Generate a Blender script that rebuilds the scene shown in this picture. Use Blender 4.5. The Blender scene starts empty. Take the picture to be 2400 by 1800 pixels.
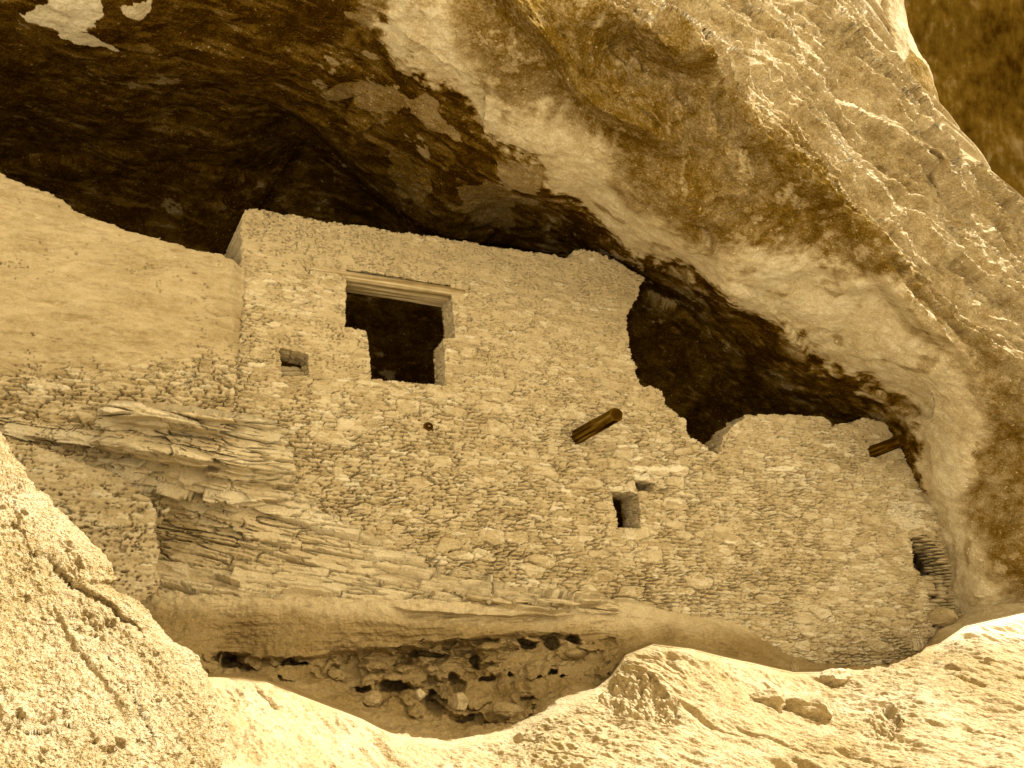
import bpy, math, time
import numpy as np

T_START = time.time()
scn = bpy.context.scene
# ------------------------------------------------------------------ camera
CAM_Z = 1.7
PITCH = math.radians(20.0)
FPX = 1900.0                       # focal length in pixels of the 2400 px wide photograph
cp, sp = math.cos(PITCH), math.sin(PITCH)
cam_d = bpy.data.cameras.new('camera')
cam_d.sensor_width = 36.0
cam_d.lens = 36.0 * FPX / 2400.0
cam_d.clip_start = 0.05
cam_d.clip_end = 2000.0
cam = bpy.data.objects.new('camera', cam_d)
scn.collection.objects.link(cam)
cam.location = (0, 0, CAM_Z)
cam.rotation_euler = (math.pi / 2 + PITCH, 0, 0)
scn.camera = cam
# ------------------------------------------------------------------ light
SUN = np.array([0.52, 0.06, 0.85]); SUN /= np.linalg.norm(SUN)
SUN_EL = math.asin(SUN[2]); SUN_AZ = math.atan2(SUN[0], SUN[1])      # azimuth clockwise from +Y
world = bpy.data.worlds.new('World')
scn.world = world
world.use_nodes = True
wt = world.node_tree
for n in list(wt.nodes): wt.nodes.remove(n)
wo = wt.nodes.new('ShaderNodeOutputWorld')
bg = wt.nodes.new('ShaderNodeBackground')
sky = wt.nodes.new('ShaderNodeTexSky')
sky.sky_type = 'NISHITA'
sky.sun_disc = False
sky.sun_elevation = SUN_EL
sky.sun_rotation = SUN_AZ
bw = wt.nodes.new('ShaderNodeRGBToBW')
tint = wt.nodes.new('ShaderNodeMixRGB'); tint.blend_type = 'MULTIPLY'
tint.inputs[0].default_value = 1.0
tint.inputs[2].default_value = (1.0, 0.765, 0.41, 1)                  # the print is sepia toned: no blue in its light
wt.links.new(sky.outputs[0], bw.inputs[0])
wt.links.new(bw.outputs[0], tint.inputs[1])
wt.links.new(tint.outputs[0], bg.inputs[0])
bg.inputs[1].default_value = 0.11
wt.links.new(bg.outputs[0], wo.inputs[0])
sun_d = bpy.data.lights.new('sun', 'SUN')
sun_d.energy = 2.4
sun_d.angle = math.radians(0.5)
sun_d.color = (1.0, 0.98, 0.93)
sun = bpy.data.objects.new('sun', sun_d)
scn.collection.objects.link(sun)
from mathutils import Vector
sun.rotation_euler = Vector(SUN.tolist()).to_track_quat('Z', 'Y').to_euler()
sun.location = (5, 0, 20)
scn.view_settings.view_transform = 'Standard'
scn.view_settings.look = 'None'
scn.view_settings.gamma = 1.0
scn.view_settings.use_curve_mapping = False
scn.view_settings.exposure = 2.35

# ------------------------------------------------------------------ maths
rng = np.random.default_rng(7)
TAB = rng.random((32, 32, 32)).astype(np.float32) * 2 - 1
ROT = np.array([[0.36, 0.48, -0.80], [-0.80, 0.60, 0.0], [0.48, 0.64, 0.60]], dtype=np.float32)

def vnoise(p):
    """smooth value noise, p (...,3), about -1..1"""
    p = p.astype(np.float32)
    i = np.floor(p).astype(np.int32)
    f = p - i
    f = f * f * f * (f * (f * 6 - 15) + 10)
    i0 = i & 31; i1 = (i + 1) & 31
    x0, y0, z0 = i0[..., 0], i0[..., 1], i0[..., 2]
    x1, y1, z1 = i1[..., 0], i1[..., 1], i1[..., 2]
    fx, fy, fz = f[..., 0], f[..., 1], f[..., 2]
    a = TAB[x0, y0, z0] * (1 - fx) + TAB[x1, y0, z0] * fx
    b = TAB[x0, y1, z0] * (1 - fx) + TAB[x1, y1, z0] * fx
    c = TAB[x0, y0, z1] * (1 - fx) + TAB[x1, y0, z1] * fx
    d = TAB[x0, y1, z1] * (1 - fx) + TAB[x1, y1, z1] * fx
    a = a * (1 - fy) + b * fy
    c = c * (1 - fy) + d * fy
    return a * (1 - fz) + c * fz

def fbm(p, octv=4, gain=0.5, lac=2.03, ridged=False):
    p = np.asarray(p, dtype=np.float32)
    out = np.zeros(p.shape[:-1], np.float32); amp = 1.0; tot = 0
    for k in range(octv):
        v = vnoise(p + 7.3 * k)
        if ridged: v = 1 - 2 * np.abs(v)
        out += amp * v; tot += amp
        amp *= gain
        p = (p @ ROT.T) * lac
    return out / tot

def pt3(a, b, c=0.0):
    return np.stack([a, b, np.zeros_like(a) + c], -1)

def sstep(a, b, x):
    t = np.clip((x - a) / (b - a), 0, 1)
    return t * t * (3 - 2 * t)

def cells(x, y, cw, ch, seed, jit=0.8, pw=3.0):
    """stones laid in rough courses: stretched cells; gives edge distance (in cell units), two random numbers"""
    u = x / cw; v = y / ch
    row = np.floor(v).astype(np.int64)
    f1 = np.full(u.shape, 9.0, np.float32); f2 = f1.copy()
    r1 = np.zeros_like(f1); r2 = np.zeros_like(f1)
    def h(a, b, s):
        q = (a * 374761393 + b * 668265263 + (s + seed) * 1442695041) & 0xffffffff
        q = ((q ^ (q >> 13)) * 1274126177) & 0xffffffff
        q = (q ^ (q >> 16)) & 0xffffff
        return (q / 16777216.0).astype(np.float32)
    for dj in (-1, 0, 1):
        rj = row + dj
        off = h(rj, rj * 0 + 17, 5)
        uu = u + off
        col = np.floor(uu).astype(np.int64)
        for di in (-1, 0, 1):
            ci = col + di
            px = ci + 0.5 + (h(ci, rj, 1) - 0.5) * jit
            py = rj + 0.5 + (h(ci, rj, 2) - 0.5) * jit * 0.8
            w = 0.75 + 0.6 * h(ci, rj, 6)
            d = ((np.abs(uu - px) ** pw + np.abs(v - py) ** pw) ** (1 / pw)).astype(np.float32) / w
            a1 = h(ci, rj, 3); a2 = h(ci, rj, 4)
            m = d < f1
            f2 = np.where(m, f1, np.minimum(f2, d))
            r1 = np.where(m, a1, r1); r2 = np.where(m, a2, r2)
            f1 = np.where(m, d, f1)
    return f2 - f1, r1, r2

class TPS:
    def __init__(s, pts, smooth=0.0):
        pts = np.array(pts, float)
        s.p = pts[:, :2] / 400.0; v = pts[:, 2]
        n = len(pts)
        d = np.linalg.norm(s.p[:, None] - s.p[None], axis=-1)
        K = s.k(d) + np.eye(n) * smooth
        P = np.c_[np.ones(n), s.p]
        A = np.zeros((n + 3, n + 3)); A[:n, :n] = K; A[:n, n:] = P; A[n:, :n] = P.T
        s.w = np.linalg.solve(A, np.r_[v, 0, 0, 0])
    @staticmethod
    def k(d):
        return np.where(d > 1e-9, d * d * np.log(np.maximum(d, 1e-9)), 0)
    def __call__(s, x, y):
        x = np.asarray(x, float) / 400; y = np.asarray(y, float) / 400
        out = s.w[-3] + s.w[-2] * x + s.w[-1] * y
        for i in range(len(s.p)):
            d2 = (x - s.p[i, 0]) ** 2 + (y - s.p[i, 1]) ** 2
            out = out + s.w[i] * 0.5 * d2 * np.log(np.maximum(d2, 1e-12))
        return out

def at(px, py, Y):
    """the point on the ray of photograph pixel (px,py) at depth Y"""
    x = (np.asarray(px, float) - 1200) / FPX; y = (900 - np.asarray(py, float)) / FPX
    a = cp - y * sp; b = sp + y * cp
    t = Y / a
    return np.stack(np.broadcast_arrays(t * x, Y, CAM_Z + t * b), -1)

def project(P):
    d = P - np.array([0, 0, CAM_Z])
    f = d[..., 1] * cp + d[..., 2] * sp
    u = -d[..., 1] * sp + d[..., 2] * cp
    return 1200 + FPX * d[..., 0] / f, 900 - FPX * u / f

def inpoly(x, y, poly):
    poly = np.array(poly, float); n = len(poly)
    r = np.zeros(x.shape, bool)
    j = n - 1
    for i in range(n):
        xi, yi = poly[i]; xj, yj = poly[j]
        if yi != yj:
            r ^= ((yi > y) != (yj > y)) & (x < (xj - xi) * (y - yi) / (yj - yi) + xi)
        j = i
    return r

def pdist(x, y, line):
    """distance to a polyline, signed positive on its right hand side (image coordinates), and the run 0..1"""
    line = np.array(line, float)
    best = np.full(x.shape, 1e9); sg = np.zeros(x.shape); run = np.zeros(x.shape)
    L = np.r_[0, np.cumsum(np.linalg.norm(np.diff(line, axis=0), axis=1))]
    for i in range(len(line) - 1):
        a, b = line[i], line[i + 1]; d = b - a; l2 = d @ d
        t = ((x - a[0]) * d[0] + (y - a[1]) * d[1]) / l2
        tc = np.clip(t, 0, 1)
        dx = x - a[0] - tc * d[0]; dy = y - a[1] - tc * d[1]
        q = np.hypot(dx, dy)
        m = q < best
        best = np.where(m, q, best)
        sg = np.where(m, np.sign(d[0] * dy - d[1] * dx), sg)
        run = np.where(m, (L[i] + tc * np.sqrt(l2)) / L[-1], run)
    return best * sg, run

def normals(P):
    du = np.gradient(P, axis=1); dv = np.gradient(P, axis=0)
    n = np.cross(du, dv)
    n /= np.maximum(np.linalg.norm(n, axis=-1, keepdims=True), 1e-12)
    to_cam = np.array([0, 0, CAM_Z]) - P
    return n

# ------------------------------------------------------------------ mesh building
def mesh_object(name, V, F, mat, attrs=None, parent=None, base=None, smooth=True):
    """V (n,3) in world space, F (m,4) quads or (m,3); one mesh object, its origin at `base`"""
    V = np.asarray(V, np.float32); F = np.asarray(F, np.int32)
    if base is None:
        base = np.array([V[:, 0].mean(), V[:, 1].mean(), V[:, 2].min()])
    base = np.asarray(base, np.float32)
    me = bpy.data.meshes.new(name)
    k = F.shape[1]
    me.vertices.add(len(V)); me.vertices.foreach_set('co', (V - base).ravel())
    me.loops.add(F.size); me.loops.foreach_set('vertex_index', F.ravel())
    me.polygons.add(len(F))
    me.polygons.foreach_set('loop_start', np.arange(0, F.size, k, dtype=np.int32))
    me.polygons.foreach_set('loop_total', np.full(len(F), k, np.int32))
    me.polygons.foreach_set('use_smooth', np.full(len(F), smooth, bool))
    for an, av in (attrs or {}).items():
        a = me.attributes.new(an, 'FLOAT', 'POINT')
        a.data.foreach_set('value', np.asarray(av, np.float32).ravel())
    me.update(calc_edges=True)
    me.materials.append(mat)
    o = bpy.data.objects.new(name, me)
    scn.collection.objects.link(o)
    o.location = base.tolist()
    if parent is not None:
        o.parent = parent
        o.location = (base - np.array(parent.location)).tolist()
    return o

def grid_faces(h, w, off=0):
    i = np.arange(h * w, dtype=np.int32).reshape(h, w) + off
    return np.stack([i[:-1, :-1], i[1:, :-1], i[1:, 1:], i[:-1, 1:]], -1).reshape(-1, 4)

def grid_object(name, P, mat, attrs=None, **kw):
    h, w = P.shape[:2]
    return mesh_object(name, P.reshape(-1, 3), grid_faces(h, w), mat,
                       {k: v.ravel() for k, v in (attrs or {}).items()}, **kw)

def tag(o, label=None, cat=None, group=None, kind=None):
    if label: o['label'] = label
    if cat: o['category'] = cat
    if group: o['group'] = group
    if kind: o['kind'] = kind
    return o

# ------------------------------------------------------------------ materials
RAMP = [(0.0, (.012, .0055, .0007)), (.2, (.050, .0240, .0014)), (.4, (.168, .104, .015)),
        (.6, (.375, .298, .170)), (.8, (.61, .53, .372)), (1.0, (.83, .80, .68))]

def sepia_ramp(nt):
    r = nt.nodes.new('ShaderNodeValToRGB')
    e = r.color_ramp.elements
    while len(e) > 2: e.remove(e[-1])
    e[0].position, e[0].color = RAMP[0][0], (*RAMP[0][1], 1)
    e[1].position, e[1].color = RAMP[-1][0], (*RAMP[-1][1], 1)
    for p, c in RAMP[1:-1]:
        q = e.new(p); q.color = (*c, 1)
    return r

def rock_material(name, layers, bumps, speck=None, rough=0.93):
    """tone attribute + noise layers (scale xyz, detail, amount) -> sepia ramp; bumps (kind, scale xyz, detail, distance)"""
    m = bpy.data.materials.new(name); m.use_nodes = True
    nt = m.node_tree
    L = nt.links.new
    pr = nt.nodes['Principled BSDF']
    pr.inputs['Roughness'].default_value = rough
    pr.inputs['Specular IOR Level'].default_value = 0.0
    geo = nt.nodes.new('ShaderNodeNewGeometry')
    at_ = nt.nodes.new('ShaderNodeAttribute'); at_.attribute_name = 'tone'
    cur = at_.outputs['Fac']
    def mapped(scale, rot=(0, 0, 0)):
        mp = nt.nodes.new('ShaderNodeMapping')
        mp.inputs['Scale'].default_value = scale
        mp.inputs['Rotation'].default_value = rot
        L(geo.outputs['Position'], mp.inputs['Vector'])
        return mp.outputs[0]
    def mth(op, a, b=None, c=None):
        n = nt.nodes.new('ShaderNodeMath'); n.operation = op
        for i, v in enumerate((a, b, c)):
            if v is None: continue
            if isinstance(v, (int, float)): n.inputs[i].default_value = v
            else: L(v, n.inputs[i])
        return n.outputs[0]
    def noise(scale, detail, rot=(0, 0, 0), rough=0.6):
        t = nt.nodes.new('ShaderNodeTexNoise')
        t.inputs['Scale'].default_value = 1.0
        t.inputs['Detail'].default_value = detail
        t.inputs['Roughness'].default_value = rough
        L(mapped(scale, rot), t.inputs['Vector'])
        return t.outputs['Fac']
    for (sc, det, amt, *r) in layers:
        v = noise(sc, det, r[0] if r else (0, 0, 0))
        cur = mth('ADD', cur, mth('MULTIPLY', mth('SUBTRACT', v, 0.5), amt * 2))
    if speck:
        for (sc, thr, amt) in speck:                    # flecks of lichen, grit or bare rock
            v = noise((sc, sc, sc), 3)
            k = mth('MULTIPLY', mth('MINIMUM', mth('MAXIMUM', mth('MULTIPLY', mth('SUBTRACT', v, thr), 18), 0), 1), amt)
            cur = mth('ADD', cur, k)
    rp = sepia_ramp(nt)
    L(cur, rp.inputs[0]); L(rp.outputs[0], pr.inputs['Base Color'])
    prev = None
    for (kind, sc, det, dist, *r) in bumps:
        rot = r[0] if r else (0, 0, 0)
        if kind == 'streak':                            # long grooves: turn the grain to the x axis, then stretch
            m1 = nt.nodes.new('ShaderNodeMapping'); m1.inputs['Rotation'].default_value = rot
            L(geo.outputs['Position'], m1.inputs['Vector'])
            m2 = nt.nodes.new('ShaderNodeMapping'); m2.inputs['Scale'].default_value = sc
            L(m1.outputs[0], m2.inputs['Vector'])
            t = nt.nodes.new('ShaderNodeTexNoise'); t.inputs['Scale'].default_value = 1.0
            t.inputs['Detail'].default_value = det; t.inputs['Roughness'].default_value = .6
            L(m2.outputs[0], t.inputs['Vector'])
            hgt = t.outputs['Fac']
        elif kind == 'noise':
            hgt = noise(sc, det, rot, 0.65)
        else:
            t = nt.nodes.new('ShaderNodeTexVoronoi'); t.feature = 'DISTANCE_TO_EDGE' if kind == 'crack' else 'F1'
            t.inputs['Scale'].default_value = 1.0
            L(mapped(sc, rot), t.inputs['Vector'])
            hgt = mth('MINIMUM', t.outputs['Distance'], 0.12) if kind == 'crack' else t.outputs['Distance']
        b = nt.nodes.new('ShaderNodeBump')
        b.inputs['Strength'].default_value = 1.0
        if kind == 'streak':
            sa = nt.nodes.new('ShaderNodeAttribute'); sa.attribute_name = 'streak'
            L(sa.outputs['Fac'], b.inputs['Strength'])
        b.inputs['Distance'].default_value = dist
        L(hgt, b.inputs['Height'])
        if prev: L(prev, b.inputs['Normal'])
        prev = b.outputs[0]
    if prev: L(prev, pr.inputs['Normal'])
    return m

GRAIN = Vector((at(2300, 900, 10.3) - at(1300, 0, 6.7)).tolist()).normalized()
GROT = tuple(GRAIN.rotation_difference(Vector((1, 0, 0))).to_euler())
M_CLIFF = rock_material('cliff_rock', [((1.3,) * 3, 6, .14), ((9,) * 3, 5, .16), ((45,) * 3, 4, .26)],
                        [('noise', (6, 6, 10), 3, .03), ('noise', (30,) * 3, 2, .012), ('streak', (3, 14, 14), 3, .03, GROT), ('streak', (8, 34, 34), 2, .014, GROT)],
                        speck=[(20, .65, .30)])
M_GROUND = rock_material('bedrock', [((1.1,) * 3, 6, .07), ((11,) * 3, 5, .07), ((50,) * 3, 4, .16)],
                         [('noise', (7, 7, 13), 3, .025), ('noise', (34,) * 3, 2, .012)])
M_WALL = rock_material('masonry', [((.9,) * 3, 4, .08), ((14, 14, 30), 5, .10), ((55, 55, 80), 4, .12)],
                       [('noise', (14, 14, 34), 3, .010), ('noise', (55, 55, 70), 2, .003)])
M_BOULDER = rock_material('boulder_rock', [((1.6,) * 3, 6, .08), ((22,) * 3, 4, .14), ((75,) * 3, 3, .20)],
                          [('noise', (7, 7, 12), 4, .06), ('noise', (40,) * 3, 3, .03)])
M_FAR = rock_material('far_rock', [((.12,) * 3, 6, .14), ((.9,) * 3, 6, .24), ((2.5, 2.5, 1.2), 5, .20)],
                      [('noise', (.5,) * 3, 4, .15)])
M_WOOD = rock_material('old_wood', [((6,) * 3, 5, .14)], [('noise', (60,) * 3, 4, .004)], rough=.8)

# ------------------------------------------------------------------ cliff: cave ceiling, back wall and nose
TH = math.radians(22.0)
TAN = math.tan(TH)
def wallY(px, py, off=0.0):
    x = (np.asarray(px, float) - 1200) / FPX; y = (900 - np.asarray(py, float)) / FPX
    a = cp - y * sp
    return a * (10.0 - off) / (a - TAN * x)

cliff_pts = [
 # ceiling, above the frame and in it
 (-900,-400,5.0),(-300,-300,5.3),(300,-200,5.7),(700,-150,6.0),(1000,-120,6.15),(-900,0,5.6),
 (0,0,6.3),(300,0,6.4),(600,0,6.5),(850,0,6.4),(0,200,8.0),(300,200,8.2),(600,200,8.3),(850,200,8.0),
 (-900,300,8.4),(0,400,10.2),(300,420,10.6),(600,420,10.8),(850,350,9.4),(700,520,12.0),(900,540,12.2),
 (1000,400,9.5),(1000,500,10.6),(1200,560,11.6),(1350,560,11.2),
 (980,120,7.0),(1150,280,7.9),(1300,420,8.7),(1430,520,9.6),(1250,470,9.7),
 # cave behind the walls
 (300,700,12.2),(600,800,12.8),(900,800,13.2),(1200,800,13.3),(0,800,11.5),(-900,800,10.5),
 (300,1200,12.5),(900,1200,13.5),(1500,1250,14.2),(0,1400,12.5),(-900,1500,12),(900,1560,13.8),(1600,1560,14.4),
 (1550,850,13.2),(1600,720,12.2),(1530,640,11.1),(1680,980,14.0),(1700,800,12.3),(1850,900,12.4),
 # mouth edge of the cave, upper left to lower right
 (1500,520,9.0),(1700,680,10.0),(1880,800,10.9),(2000,890,11.7),(2120,960,12.0),
 (2020,990,12.9),(2110,1040,12.55),(2050,1100,13.4),(2170,1140,12.45),(2240,1280,12.4),(2285,1400,12.2),(2150,1300,13.8),(2200,1500,13.4),
 # nose, shaded flank then the lit outer side
 (1300,0,6.5),(1300,200,7.3),(1150,0,6.45),(1150,150,7.0),(1450,250,7.35),(1450,400,8.1),(1600,560,9.0),
 (1600,380,7.9),(1750,500,8.6),(1750,620,9.3),(1900,560,9.1),(1900,680,9.8),(2050,700,9.8),(2100,850,10.7),(2250,900,10.6),(2250,1100,11.6),
 (1400,80,6.9),(1550,150,7.3),(1750,300,8.0),(1900,420,8.6),(2050,580,9.3),(2200,740,10.0),(2350,900,10.5),
 (1400,-100,7.6),(1600,0,8.4),(1800,100,9.1),(1950,250,9.7),(2050,400,9.95),(2200,550,10.5),(2350,700,11.1),(1480,20,7.6),(1650,130,7.95),(1800,230,8.5),(1950,370,9.15),(2100,520,9.85),(2250,680,10.5),
 (1600,-300,9.9),(1900,-300,10.9),(1200,-400,8.0),(700,-500,7.2),(0,-700,6.6),(-900,-900,6.6),(1200,-900,10.2),(1800,-900,13),
 (1900,0,10.0),(1985,0,10.5),(2100,220,10.8),(2160,285,10.9),(2280,435,11.3),(2400,630,11.8),
 (2330,1200,12.0),(2400,1050,11.2),(2400,1300,11.6),(2350,1420,12.2),(2700,1200,11.2),(2700,900,11.6),(3000,1100,12.3),(3000,1500,11.8),(2600,1560,12.2),
]
tps_c = TPS(cliff_pts, 0.002)
SIL = np.array([(-900,1900),(-300,1925),(-150,1945),(0,1985),(60,2010),(150,2050),(230,2120),(285,2158),(330,2178),(380,2225),(435,2280),(480,2318),(520,2342),(570,2370),(630,2402),(720,2480),(850,2620),(1050,2900),(1150,3000),(1600,3000)], float)
def rows_of(*segs):
    out = []
    for a, b, n in segs: out.append(np.linspace(a, b, n, endpoint=False))
    return np.concatenate(out + [[segs[-1][1]]])

def cliff():
    py = rows_of((-900, -20, 55), (-20, 1060, 430), (1060, 1580, 190))
    silx = np.interp(py, SIL[:, 0], SIL[:, 1]) + 6 * vnoise(pt3(py / 30, py * 0)) + 3 * vnoise(pt3(py / 9, py * 0, 3))
    uu = np.concatenate([np.linspace(-900, -20, 50, endpoint=False), np.linspace(0, 1, 1010)])
    n0 = 50
    PX = np.empty((len(py), len(uu)))
    PX[:, :n0] = uu[:n0]
    PX[:, n0:] = -20 + (silx[:, None] + 20) * uu[n0:]
    PY = np.repeat(py[:, None], len(uu), 1)
    # the ceiling is warped sideways a little so that nothing follows straight lines
    wx = PX + 14 * fbm(pt3(PX / 160, PY / 160, 1.5), 3); wy = PY + 14 * fbm(pt3(PX / 160, PY / 160, 9.5), 3)
    Y = tps_c(PX, PY)
    # hanging lobe of ceiling: its lower edge stands in front of a deeper recess
    d, r = pdist(wx, wy, [(560,200),(740,300),(800,360),(880,430),(950,490),(1010,535),(1120,560),(1300,590)])
    Y += 0.9 * sstep(0, 16, d) * sstep(330, 60, d) * sstep(0, .28, r)
    # steps and ridges of the nose: the flank below each ridge is set back
    for poly, dep in (([(1560,100),(1610,92),(1690,105),(1760,140),(1780,178),(1710,176),(1640,165),(1580,135)], .3),
                      ([(1875,150),(1920,170),(1990,225),(2045,280),(2040,315),(1985,295),(1930,262),(1890,225)], .32),
                      ([(1700,10),(1780,20),(1840,60),(1865,112),(1800,98),(1730,55)], .25),
                      ([(2080,335),(2130,360),(2190,430),(2225,510),(2180,480),(2120,420)], .22),
                      ([(2210,560),(2290,590),(2350,680),(2370,750),(2300,700),(2240,630)], .18)):
        dd, _ = pdist(wx, wy, poly + poly[:1])
        Y += dep * np.where(inpoly(wx, wy, poly), sstep(0, 34, np.abs(dd)), 0)
    for line, A, wu, wl in (
        ([(1110,-80),(1215,10),(1300,105),(1365,190),(1420,245),(1500,285),(1610,360)], .40, 36, 40),
        ([(1250,-80),(1356,43),(1430,80),(1500,112),(1630,208),(1711,255),(1744,317),(1806,352),(1874,414),(1923,452),(1988,520),(2080,640),(2170,740),(2300,860)], .34, 55, 60),
        ([(1330,-60),(1500,92),(1589,141),(1663,162),(1771,168),(1839,189),(1893,219),(1947,254),(2015,303),(2083,371),(2150,450),(2230,560),(2330,700)], .42, 75, 80),
        ([(1560,-80),(1640,20),(1740,50),(1800,85),(1850,140),(1900,190),(1960,225)], .34, 50, 60),
        ([(1860,-80),(1930,40),(1990,150),(2060,240),(2130,340),(2200,450),(2260,540)], .34, 50, 40),
        ([(1930,690),(2060,650),(2130,730),(2250,830),(2330,940)], .20, 60, 26)):
        d, r = pdist(wx, wy, line)
        prof = np.where(d < 0, np.exp(np.minimum(d, 0) / wu), 1 - sstep(0, wl, d))
        Y -= A * prof * sstep(0, .15, r) * sstep(1.0, .75, r)
    # outline rolls away
    dsil = silx[:, None] - PX
    k = np.clip(1 - dsil / 110, 0, 1)
    Y += 0.4 * (1 - np.sqrt(np.maximum(1 - k * k, 0)))
    P = at(PX, PY, Y)
    n = normals(at(PX, PY, tps_c(PX, PY))); n *= -np.sign(n[..., 1:2] + 1e-9)
    # displacement in metres
    e = at(2300, 900, 10.3) - at(1300, 0, 6.7); e /= np.linalg.norm(e)
    along = P @ e
    Q = P - 0.80 * along[..., None] * e
    outer = sstep(-60, 120, pdist(PX, PY, [(1000,-300),(1120,0),(1250,200),(1420,380),(1650,520),(1900,560),(2200,900),(2400,1100)])[0] * -1)
    h = 0.16 * fbm(P * 0.9, 4)
    fv = np.array([.35, 0, 1.0]); fv = fv - (fv @ e) * e; fv /= np.linalg.norm(fv)
    w = P @ fv
    def folds(freq, wander, sd):
        t = w * freq + wander * fbm(Q * (.55 * freq) + sd, 3, .5) + .25 * fbm(P * (1.7 * freq) + sd, 2)
        sidx = np.floor(t); s_ = t - sidx
        am = .35 + .65 * sstep(-.25, .35, vnoise(np.stack([sidx * 3.7 + sd, along * freq * .55, sidx * 1.3], -1)))
        return (1 - s_) * sstep(0, .16, s_) * am
    fold = .27 * folds(1.4, 1.2, 2.0) + .11 * folds(3.9, 1.0, 6.0) + .040 * folds(11.0, .8, 9.0)
    rid = fbm(Q * 3.2, 5, .55, ridged=True)
    rough = fbm(P * np.array([5, 5, 8]), 5, .6)
    litm = sstep(-40, 60, -pdist(PX, PY, [(1160,-300),(1180,0),(1290,120),(1420,270),(1560,330),(1700,350),(1870,470),(2050,660),(2250,850),(2420,1040)])[0])
    h = h + outer * ((.25 + .75 * litm) * fold + 0.10 * fbm(Q * 1.25 + 5, 2, .4, ridged=True) + 0.05 * rough + .03 * fbm(Q * 7, 4, .62, ridged=True) + .03 * fbm(Q * 16 + P * 2, 3, .65, ridged=True) + .03 * fbm(P * 14, 3, .6)) + (1 - outer) * (0.03 * rough + 0.012 * fbm(P * np.array([2.2, 2.2, 6]), 4, ridged=True))
    fr = np.clip(k, 0, 1)
    P = P + n * h[..., None]
    # ---- tone of the rock, plus light painted on the sun side of the nose
    big = fbm(P * 0.8, 4); med = fbm(P * 3.1, 5); fin = fbm(P * 9, 4)
    vf = fbm(P * 24, 3, .6)
    jx = PX + 55 * big + 34 * med + 30 * fin + 16 * vf; jy = PY + 40 * fbm(P * 1.1 + 5, 4) + 30 * fbm(P * 3.5 + 9, 4) + 24 * fbm(P * 10 + 2, 3)
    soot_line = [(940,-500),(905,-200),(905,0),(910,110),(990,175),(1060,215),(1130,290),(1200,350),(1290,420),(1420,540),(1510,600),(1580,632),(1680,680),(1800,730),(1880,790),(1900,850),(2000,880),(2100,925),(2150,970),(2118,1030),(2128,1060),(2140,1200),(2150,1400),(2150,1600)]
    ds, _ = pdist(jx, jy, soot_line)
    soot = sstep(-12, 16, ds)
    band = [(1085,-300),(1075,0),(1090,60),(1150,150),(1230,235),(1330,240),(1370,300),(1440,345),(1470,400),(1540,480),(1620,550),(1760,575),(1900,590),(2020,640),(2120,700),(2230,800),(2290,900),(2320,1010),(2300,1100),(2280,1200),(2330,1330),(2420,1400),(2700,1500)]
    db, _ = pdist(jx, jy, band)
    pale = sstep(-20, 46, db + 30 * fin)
    # soot: nearly black inside, thinner and scabbed in places
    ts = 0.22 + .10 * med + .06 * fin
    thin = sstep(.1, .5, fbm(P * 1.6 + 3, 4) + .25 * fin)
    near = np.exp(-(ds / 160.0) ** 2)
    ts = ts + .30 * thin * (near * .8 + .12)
    e2 = at(900, 420, 10.0) - at(300, 220, 8.3); e2 /= np.linalg.norm(e2)
    Qc = P - .82 * (P @ e2)[..., None] * e2
    fl = fbm(Qc * 9 + 4, 4, .65); fleck = sstep(.20, .42, fl + .35 * fbm(P * .7 + 17, 3))
    ts = ts + .15 * fleck
    scab = sstep(.18, .3, fbm(P * 4.2 + 13, 5, .6)) * sstep(.0, .5, fbm(P * .9 + 31, 3) + near * .6)
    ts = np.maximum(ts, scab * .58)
    # bare patches where the blackened skin has fallen
    def blot(poly, v, jit=6):
        return inpoly(PX + jit * med * 2 + jit * fin, PY + jit * fbm(P * 3.7 + 2, 4) * 2, poly), v
    for poly, v in (([(49,33),(108,0),(140,-60),(230,-60),(250,10),(228,54),(184,52),(271,98),(282,111),(244,106),(200,100),(163,81),(108,62),(70,49)], .97),
                    ([(290,16),(309,3),(358,3),(355,27),(325,41),(293,33)], .85),
                    ([(292,195),(315,190),(335,205),(300,212)], .55),
                    ([(750,215),(800,180),(920,200),(960,240),(900,270),(830,235),(770,235)], .5),
                    ([(930,230),(1010,235),(1080,330),(1150,330),(1080,330),(1000,290)], .52),
                    ([(900,340),(1010,400),(1000,480),(930,450)], .40),
                    ([(1060,430),(1200,430),(1200,540),(1120,530)], .45),
                    ([(1160,380),(1300,400),(1260,450),(1190,440)], .55)):
        ts = np.where(inpoly(PX + 9 * med * 2 + 12 * fin, PY + 8 * fbm(P * 3.7 + 2, 4) * 2 + 8 * fin, poly), v, ts)
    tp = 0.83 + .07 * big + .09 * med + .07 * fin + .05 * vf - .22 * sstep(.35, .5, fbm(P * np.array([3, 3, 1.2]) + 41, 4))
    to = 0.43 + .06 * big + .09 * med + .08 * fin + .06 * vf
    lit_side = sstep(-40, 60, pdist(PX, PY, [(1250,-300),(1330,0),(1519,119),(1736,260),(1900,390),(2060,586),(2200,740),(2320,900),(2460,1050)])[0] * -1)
    to = to + lit_side * .20  # painted sunlight: outer side of the nose paler than its shaded flank
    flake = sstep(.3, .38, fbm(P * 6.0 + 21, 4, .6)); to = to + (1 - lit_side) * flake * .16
    dk = inpoly(PX + 40 * med, PY + 40 * fin, [(2290,1060),(2500,1000),(2600,1280),(2420,1290),(2330,1230)])
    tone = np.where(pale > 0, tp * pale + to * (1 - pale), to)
    tone = np.where(dk, .46 + .16 * med + .10 * fin + .06 * vf, tone)
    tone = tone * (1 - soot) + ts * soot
    # back side of the nose, hidden from the photograph's place
    last = P[:, -1]
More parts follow.
